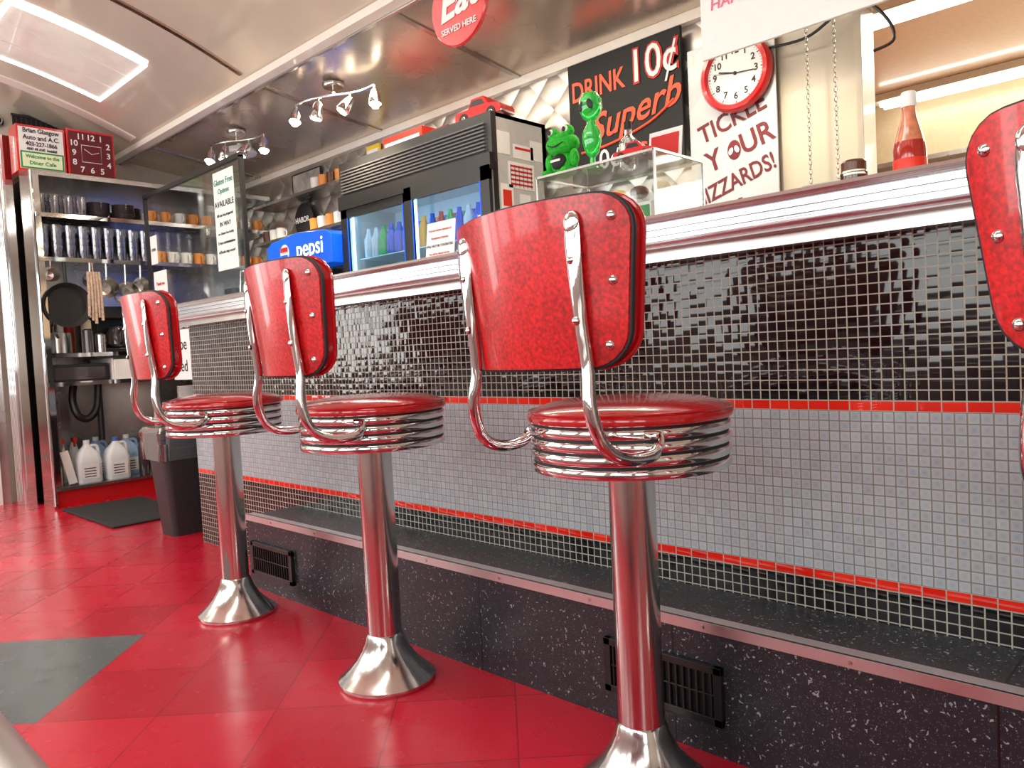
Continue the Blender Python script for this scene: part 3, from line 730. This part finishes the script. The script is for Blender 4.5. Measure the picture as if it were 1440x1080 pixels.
# ------------------------------------------------------------ shelving unit at far end
ux0,ux1,uy0,uy1=-6.05,-5.5,1.44,3.08
b=MB().box(ux0,ux1,uy0,uy0+.02,0,2.15,chrome).box(ux0,ux0+.02,uy0,uy1,.12,2.15,steel).box(ux0,ux1-.03,uy0+.02,uy1,0,.11,redp)
b.box(ux0,ux1,uy0+.02,uy1,.11,.13,steel).box(ux0,ux1,uy0+.02,uy1,2.12,2.15,steelX)
for z in(1.88,1.60,.985,.80): b.box(ux0+.02,ux1,uy0+.02,uy1 if z>.9 else 2.14,z-.012,z,steel).box(ux1-.004,ux1+.006,uy0+.02,uy1 if z>.9 else 2.14,z-.02,z+.006,chrome)
b.box(ux1-.02,ux1,uy0+.02,uy0+.05,.13,2.12,chrome)
b.box(ux0+.02,ux1,2.14,2.152,.13,.98,steel)
b.tube([(ux1+.012,uy0+.003,.02),(ux1+.012,uy0+.003,2.14)],.010,chrome,8)
unit=b.build('shelving_unit')
MB().box(-5.95,-5.52,1.86,2.12,.802,.815,white).box(-5.95,-5.52,1.85,1.86,.802,.95,white).box(-5.95,-5.52,2.12,2.13,.802,.95,white).box(-5.53,-5.51,1.86,2.12,.802,.94,white).box(-5.95,-5.93,1.86,2.12,.802,.95,white).build('dish_tub',.004)
b=MB().box(-5.95,-5.54,1.48,1.83,.802,.92,black).box(-5.54,-5.535,1.50,1.81,.82,.90,dark); b.build('black_bus_tub',.01)
MB().tube(cr([(-5.85,1.60,.988),(-5.85,1.60,1.2),(-5.8,1.66,1.26),(-5.75,1.73,1.2)],6),.012,chrome,10).build('sink_tap',par=unit)
MB().tube(cr([(-5.66,1.80,.785),(-5.66,1.78,.62),(-5.66,1.72,.55),(-5.66,1.66,.58),(-5.68,1.64,.68),(-5.7,1.66,.785)],6),.024,black,10).tube([(-5.66,1.80,.4),(-5.66,1.80,.785)],.02,black,10).tube([(-5.70,1.55,.14),(-5.70,1.55,.785)],.012,steel,8).build('drain_pipe',par=unit)
tumb=pane('tumbler_clear',(.86,.86,.90),.16,.7); orangem=mat('amber_cup',(.75,.28,.05),.3)
def ware(name,specs,par=None):
    b=MB()
    for kind,x,y,z in specs:
        if kind=='g': b.lathe([(.026,0),(.03,.004),(.036,.13),(.034,.13),(.026,.01),(.0001,.009)],(x,y,z),tumb,12,cap=False)
        if kind=='G':
            for k in range(4): b.lathe([(.030,0),(.032,.004),(.038,.09),(.036,.09),(.028,.01)],(x,y,z+k*.042),tumb,12,cap=False)
        if kind in'mMwk':
            m={'m':brown,'M':white,'w':orangem,'k':dark}[kind]
            b.lathe([(.03,0),(.038,.006),(.040,.085),(.036,.088),(.034,.01),(.0001,.009)],(x,y,z),m,14,cap=False)
            b.tube(cr([(x+.038,y,z+.07),(x+.066,y,z+.06),(x+.064,y,z+.03),(x+.038,y,z+.02)],4),.006,m,6)
        if kind=='b': b.lathe([(.03,0),(.04,.004),(.075,.05),(.072,.05),(.035,.008),(.0001,.008)],(x,y,z),dark,18,cap=False)
    return b.build(name,par=par)
sp=[]
for y in [1.50+.078*i for i in range(9)]:
    for x in(-5.55,-5.64,-5.73,-5.82): sp.append(('G',x+random.uniform(-.004,.004),y,1.601))
ware('tumbler_set',sp,unit)
sp=[]
for i,y in enumerate([1.50+.08*i for i in range(4)]):
    for x in(-5.55,-5.64,-5.73): sp.append(('g',x,y,1.881))
for y in(1.86,2.02,2.10): 
    for k in range(5): sp.append(('b',-5.6-(.1 if y>2.05 else 0),y,1.881+k*.015))
for y in(1.84,1.93,2.02): sp.append(('k',-5.75,y,1.881))
ware('bowl_and_glass_set',sp,unit)
sp=[]
for i in range(9):
    for x in(-5.58,-5.70): sp.append((random.choice('wMmw'),x,2.2+.1*i,1.882)); sp.append((random.choice('MMw'),x,2.24+.093*i,1.602))
    sp.append(('M',-5.60,2.24+.093*i,.987)); sp.append((random.choice('Mmw'),-5.60,2.24+.093*i,1.075+.0))
ware('mug_collection',sp,unit)
b=MB().lathe([(.07,0),(.085,.01),(.085,.14),(.088,.142),(.082,.142),(.08,.012),(.0001,.012)],(-5.68,1.58,.987),steel,28).tube([(-5.60,1.56,1.1),(-5.50,1.52,1.12)],.01,black,8); b.build('stock_pot')
b=MB().lathe([(.11,0),(.12,.006),(.145,.04),(.142,.04),(.115,.01),(.0001,.008)],(-5.52,1.60,1.30),blackm,32,Matrix.Rotation(math.pi/2,3,'Y')).tube([(-5.50,1.60,1.43),(-5.51,1.60,1.585)],.01,black,8)
for y,z,rr_ in((1.86,1.42,.07),(1.98,1.38,.085),(2.08,1.44,.06),(1.53,1.50,.05),(1.76,1.47,.05)):
    b.lathe([(.0001,0),(rr_*.6,.01),(rr_*.9,.04),(rr_,.08)],(-5.60,y,z),steel,24,Matrix.Rotation(math.pi/2,3,'Y'),cap=False).tube([(-5.54,y,z+rr_*.8),(-5.53,y,1.59)],.006,steel,6)
b.build('hanging_pans',par=unit)
b=MB().box(-5.85,-5.6,1.84,2.04,.987,1.02,black).box(-5.85,-5.74,1.84,2.04,1.02,1.26,black).box(-5.85,-5.58,1.84,2.04,1.22,1.30,black)
b.lathe([(.055,0),(.07,.02),(.07,.08),(.045,.13),(.048,.14)],(-5.66,1.94,1.025),dark,24).tube(cr([(-5.60,1.94,1.14),(-5.55,1.94,1.13),(-5.55,1.94,1.06),(-5.6,1.94,1.05)],4),.009,black,8)
b.build('coffee_maker',.006)
tw=mat('towel_beige',(.50,.38,.28),.9,vs=60,var=.3,bump=.4)
b=MB()
for i in range(5):
    b.tube(cr([(-5.495,1.735+i*.016,1.52),(-5.485+.006*(i%2),1.73+i*.018,1.40),(-5.49,1.725+i*.02,1.22-.02*(i%3))],6),(.008 if i%2 else .010),tw,8)
b.tube([(-5.495,1.765,1.52),(-5.50,1.765,1.59)],.004,tw,6); b.build('hanging_towel',par=unit)
b=MB()
for i,(x,y,h,m_) in enumerate(((-5.54,1.72,.15,dark),(-5.55,1.80,.12,steel),(-5.54,2.09,.2,dark),(-5.66,1.75,.22,cream),(-5.85,1.70,.25,redc))): b.lathe([(.028,0),(.032,.005),(.032,h),(.02,h+.01)],(x,y,.988),m_,16)
b.build('storage_tins')
def jug(loc,liq,cap):
    b=MB(); loft(b,[(rr(.055,.07,.025),0),(rr(.062,.075,.03),.01),(rr(.062,.075,.03),.15),(rr(.05,.06,.03),.2),(rr(.022,.022,.02),.245),(rr(.018,.018,.016),.26)],liq,loc)
    b.cyl((loc[0],loc[1],loc[2]+.255),.02,.025,cap,16).tube(cr([(loc[0],loc[1]+.02,loc[2]+.24),(loc[0],loc[1]+.06,loc[2]+.235),(loc[0],loc[1]+.07,loc[2]+.18),(loc[0],loc[1]+.06,loc[2]+.14)],5),.011,liq,8)
    b.box(loc[0]+.0625,loc[0]+.064,loc[1]-.05,loc[1]+.05,loc[2]+.03,loc[2]+.12,paper)
    for i in range(4): b.box(loc[0]+.064,loc[0]+.0645,loc[1]-.04,loc[1]+.03,loc[2]+.04+i*.018,loc[2]+.046+i*.018,ink)
    return b.build('plastic_jug')
jugw=mat('jug_white',(.72,.76,.78),.35); jugb=mat('jug_blue',(.30,.45,.68),.35)
jug((-5.6,1.68,.131),jugw,white); jug((-5.6,1.86,.131),jugw,mat('cap_blue',(.05,.15,.6),.4)); jug((-5.74,1.98,.131),jugb,white); jug((-5.80,1.80,.131),jugb,white)
for x,y in((-5.60,2.04),(-5.80,1.66),(-5.76,1.57)):
    b=MB().lathe([(.03,0),(.034,.006),(.034,.19),(.02,.24),(.013,.27)],(x,y,.131),[jugw,dark][y>2],20).box(x-.012,x+.05,y-.012,y+.012,.395,.425,redc).box(x+.02,x+.028,y-.006,y+.006,.36,.40,redc); b.build('spray_bottle')
b=MB().box(-5.9,-5.62,1.475,1.53,.133,.24,cream).box(-5.85,-5.66,1.48,1.52,.24,.33,black).cbox((-5.55,1.55,.25),(.01,.05,.22),white,Matrix.Rotation(.2,3,'X')); b.build('paper_cartons')
# signs above shelf (facing +X)
b=MB().box(-5.72,-5.56,1.40,1.675,2.151,2.44,redp).box(-5.56,-5.555,1.412,1.663,2.166,2.425,paper)
b.box(-5.555,-5.554,1.415,1.66,2.168,2.275,inkgr).box(-5.554,-5.553,1.425,1.65,2.178,2.265,mat('pale_lime',(.75,.85,.55),.6))
b.box(-5.72,-5.56,1.685,1.975,2.151,2.46,redp).box(-5.56,-5.555,1.697,1.963,2.166,2.445,inkmar)
sb=b.build('advertising_sign_box')
for t,z,s_ in(('Brian Glasgow',2.405,.040),('Auto and A.C.',2.362,.040),('403-227-1866',2.322,.036),('4507 49 AVE  Innisfail',2.29,.022)): text(t,(-5.553,1.5375,z),s_,ink,sb,FX,off=.0006,sx=.88)
text('Welcome to the',(-5.552,1.5375,2.243),.032,inkgr,sb,FX,off=.0005,sx=.88); text('Diner Cafe',(-5.552,1.5375,2.203),.034,inkgr,sb,FX,off=.0005)
b=MB()
cyy,czz=1.83,2.305
for i in range(1,13):
    a=i*math.pi/6; dx=math.sin(a); dz=math.cos(a); k=.105/max(abs(dx),abs(dz))
    text(str(i),(-5.553,cyy+dx*k,czz+dz*k*1.02),.052,paper,sb,FX,off=.001)
b.tube([(-5.552,cyy-.06,czz-.055),(-5.552,cyy+.06,czz-.055),(-5.552,cyy+.06,czz+.055),(-5.552,cyy-.06,czz+.055)],.003,paper,6,True).tube([(-5.55,cyy-.045,czz+.03),(-5.55,cyy,czz),(-5.55,cyy+.045,czz+.015)],.002,paper,6); b.build('clock_face',par=sb)
b=MB().box(-6.098,-6.08,1.52,1.90,2.53,2.64,ink)
for i in range(12): b.box(-6.082,-6.072,1.535+i*.03,1.543+i*.03,2.54,2.63,fr)
b.box(-6.085,-6.07,1.51,1.91,2.52,2.535,fr).box(-6.085,-6.07,1.51,1.91,2.635,2.65,fr); b.build('wall_vent')
b=MB()
for i in range(5): b.tube([(-5.96+i*.035,1.36,.0),(-5.96+i*.035,1.36,2.42)],.017,chrome,12)
b.box(-6.08,-5.8,1.365,1.42,0,2.42,chrome); b.build('trim_chrome_pilaster')
b=MB().box(-6.098,-6.05,.3,1.28,0,2.1,white).box(-6.05,-6.04,.42,1.16,1.1,1.9,pane2).cyl((-6.03,1.2,1.0),.02,.05,chrome,12).box(-6.098,-6.04,1.28,1.33,0,2.15,steel).box(-6.098,-6.04,.25,.3,0,2.15,steel).box(-6.098,-6.04,.25,1.33,2.1,2.15,steel); b.build('door_1')
b=MB().lathe([(.04,0),(.045,.03),(.03,.05)],(-6.098,1.42,2.58),steel,20,Matrix.Rotation(math.pi/2,3,'Y')).ball((-6.05,1.42,2.58),.025,ink); b.build('wall_speaker')
b=MB().lathe([(.035,0),(.04,.03),(.03,.05)],(-6.098,2.08,2.44),ink,20,Matrix.Rotation(math.pi/2,3,'Y')).ball((-6.05,2.08,2.44),.022,steel); b.build('security_camera')
# ------------------------------------------------------------ back wall decorations left
b=MB().box(-5.45,-4.25,2.9,3.09,1.745,1.765,steel).box(-5.3,-5.28,2.95,3.09,1.66,1.745,steel).box(-4.5,-4.48,2.95,3.09,1.66,1.745,steel).box(-5.45,-4.25,2.9,3.09,2.02,2.04,steel); b.build('wall_shelf')
sp=[(random.choice('wMmM'),-5.38+.1*i,2.98,1.767) for i in range(3)]+[(random.choice('wMm'),-4.72+.1*i,2.98,1.767) for i in range(5)]+[(random.choice('wMm'),-4.68+.1*i,2.98,2.042) for i in range(4)]
ware('shelf_mugs',sp)
b=MB().lathe([(.12,0),(.125,.01),(.11,.02),(.0001,.021)],(-4.98,3.06,1.89),ink,36,R).box(-5.0,-4.96,3.0,3.07,1.767,1.80,steel); s=b.build('round_wall_sign')
text('HABOR',(-4.98,3.035,1.89),.055,paper,s,off=.001)
fo=board('framed_photo',-5.15,-4.78,2.06,2.24,3.08,mat('photo_grey',(.35,.33,.30),.3,vs=12,var=.45),.01,edge=ink)
b=MB().box(-4.20,-4.06,3.07,3.085,1.95,2.25,yellow).box(-4.19,-4.07,3.066,3.07,1.97,2.08,inkgr).box(-4.19,-4.07,3.066,3.07,2.12,2.22,paper); b.build('yellow_sign')
s=board('coffee_sign',-4.20,-3.97,1.70,1.93,2.98,paper,.01); text('Coffee',(-4.08,2.977,1.84),.07,inkred,s,shear=.2,off=.001); 
MB().box(-4.10,-4.06,2.98,3.09,1.677,1.698,steel).build('sign_bracket',par=s)
MB().lathe([(.10,0),(.11,.015),(.085,.045),(.0001,.055)],(-5.0,2.6,2.30),white,28).cyl((-5.0,2.6,2.35),.02,.024,white).build('ceiling_speaker')
b=MB().lathe([(.035,0),(.03,.01),(.012,.03),(.012,.05),(.05,.09),(.075,.14),(.07,.14),(.04,.08),(.0001,.055)],(-4.15,2.2,1.082),glassm,24,cap=False); b.build('glass_dish')
b=MB()
for i in range(7):
    a=i*.9; b.tube(cr([(-4.6+.02*math.cos(a),2.2+.02*math.sin(a),1.10),(-4.6+.05*math.cos(a),2.2+.05*math.sin(a),1.25+.02*(i%3))],4),.007,[redc,black,steel][i%3],8)
b.lathe([(.045,0),(.05,.005),(.05,.12)],(-4.6,2.2,1.082),steel,20); b.build('utensil_holder')
b=MB().box(-4.45,-4.3,2.15,2.3,1.082,1.32,black).box(-4.44,-4.31,2.14,2.15,1.15,1.28,steel); b.build('toaster',.02)
b=MB().cbox((-4.0,2.15,1.08+.16),(.03,.2,.3),mat('tray_grey',(.25,.25,.25),.4),Matrix.Rotation(.15,3,'Y')).cbox((-4.06,2.15,1.08+.155),(.015,.2,.3),steel,Matrix.Rotation(.15,3,'Y')); b.build('serving_trays',.005)
# ------------------------------------------------------------ track lights
bulb=mat('halogen_face',(1,.85,.6),.4,emis=14,var=0)
def track(x,y,L,ang,n):
    z=2.43-.133*(y-2.2)-.002
    b=MB(); ca,sa=math.cos(ang),math.sin(ang)
    b.lathe([(.055,-.02),(.06,-.012),(.06,0)],(x,y,z-.008),steel,24).cyl((x,y,z-.07),.008,.05,steel,10)
    P=[]
    for i in range(13):
        t=-1+2*i/12; sid=.03*math.sin(t*3.0)
        P.append((x+t*L*ca-sid*sa,y+t*L*sa+sid*ca,z-.07))
    b.tube(P,.007,steel,8)
    for k in range(n):
        t=-1+2*k/(n-1); i=round((t+1)*6); p=Vector(P[i]); 
        d=Vector((.35*math.cos(k*1.9),-.4+.3*math.sin(k*2.3),-1)).normalized()
        q=p+Vector((0,0,-.035)); b.tube([tuple(p),tuple(q)],.006,steel,6)
        RR=(-d).to_track_quat('Z','Y').to_matrix()
        b.lathe([(.034,-.085),(.036,-.08),(.030,-.035),(.022,.0),(.013,.012),(.0001,.014)],tuple(q),chrome,18,RR,cap=False)
        b.lathe([(.0001,-.076),(.033,-.076)],tuple(q),bulb,16,RR,cap=False)
    o=b.build('track_light')
    l=bpy.data.lights.new('spot_lamp','SPOT'); l.energy=40; l.color=(1,.82,.6); l.spot_size=2.4; l.spot_blend=.6; l.shadow_soft_size=.05
    lo=bpy.data.objects.new('spot_lamp',l); S.collection.objects.link(lo); lo.location=(x,y,z-.22); lo.parent=o
track(-3.65,2.47,.28,math.radians(15),4); track(-4.77,2.46,.24,math.radians(15),4); track(-1.4,2.6,.24,math.radians(15),4)

# ------------------------------------------------------------ lights
def area(name,loc,rot,sx,sy,e,col=(1,1,1)):
    l=bpy.data.lights.new(name,'AREA'); l.shape='RECTANGLE'; l.size=sx; l.size_y=sy; l.energy=e; l.color=col
    o=bpy.data.objects.new(name,l); S.collection.objects.link(o); o.location=loc; o.rotation_euler=rot; return o
for i,(a,c) in enumerate(wins):
    area('window_daylight',((a+c)/2,YF-.12,1.48),(math.radians(90),0,0),1.1,1.1,17,(1,.99,.96))
area('ceiling_fill',(-1.5,.3,2.7),(0,0,0),2.5,.3,18,(1,.94,.85))  # added fill for even light under the barrel ceiling, no fixture there
area('ceiling_fill',(-4.4,.4,2.7),(0,0,0),1.5,.3,20,(1,.93,.83))  # another added fill, towards the far end
area('ceiling_fill',(-2.6,2.5,2.34),(0,0,0),2.6,.12,16,(1,.87,.68))  # added fill under the soffit to lift the back bar
area('kitchen_lamp',(0,4.4,2.4),(0,0,0),2.0,1.0,75,(1,.91,.74))
area('door_daylight',(-5.7,-.6,1.5),(math.radians(90),0,math.radians(-60)),.6,1.6,22,(1,.99,.96))
W=bpy.data.worlds.new('World'); S.world=W; W.use_nodes=True
bg=W.node_tree.nodes['Background']; bg.inputs[0].default_value=(.95,.97,1,1); bg.inputs[1].default_value=1.3
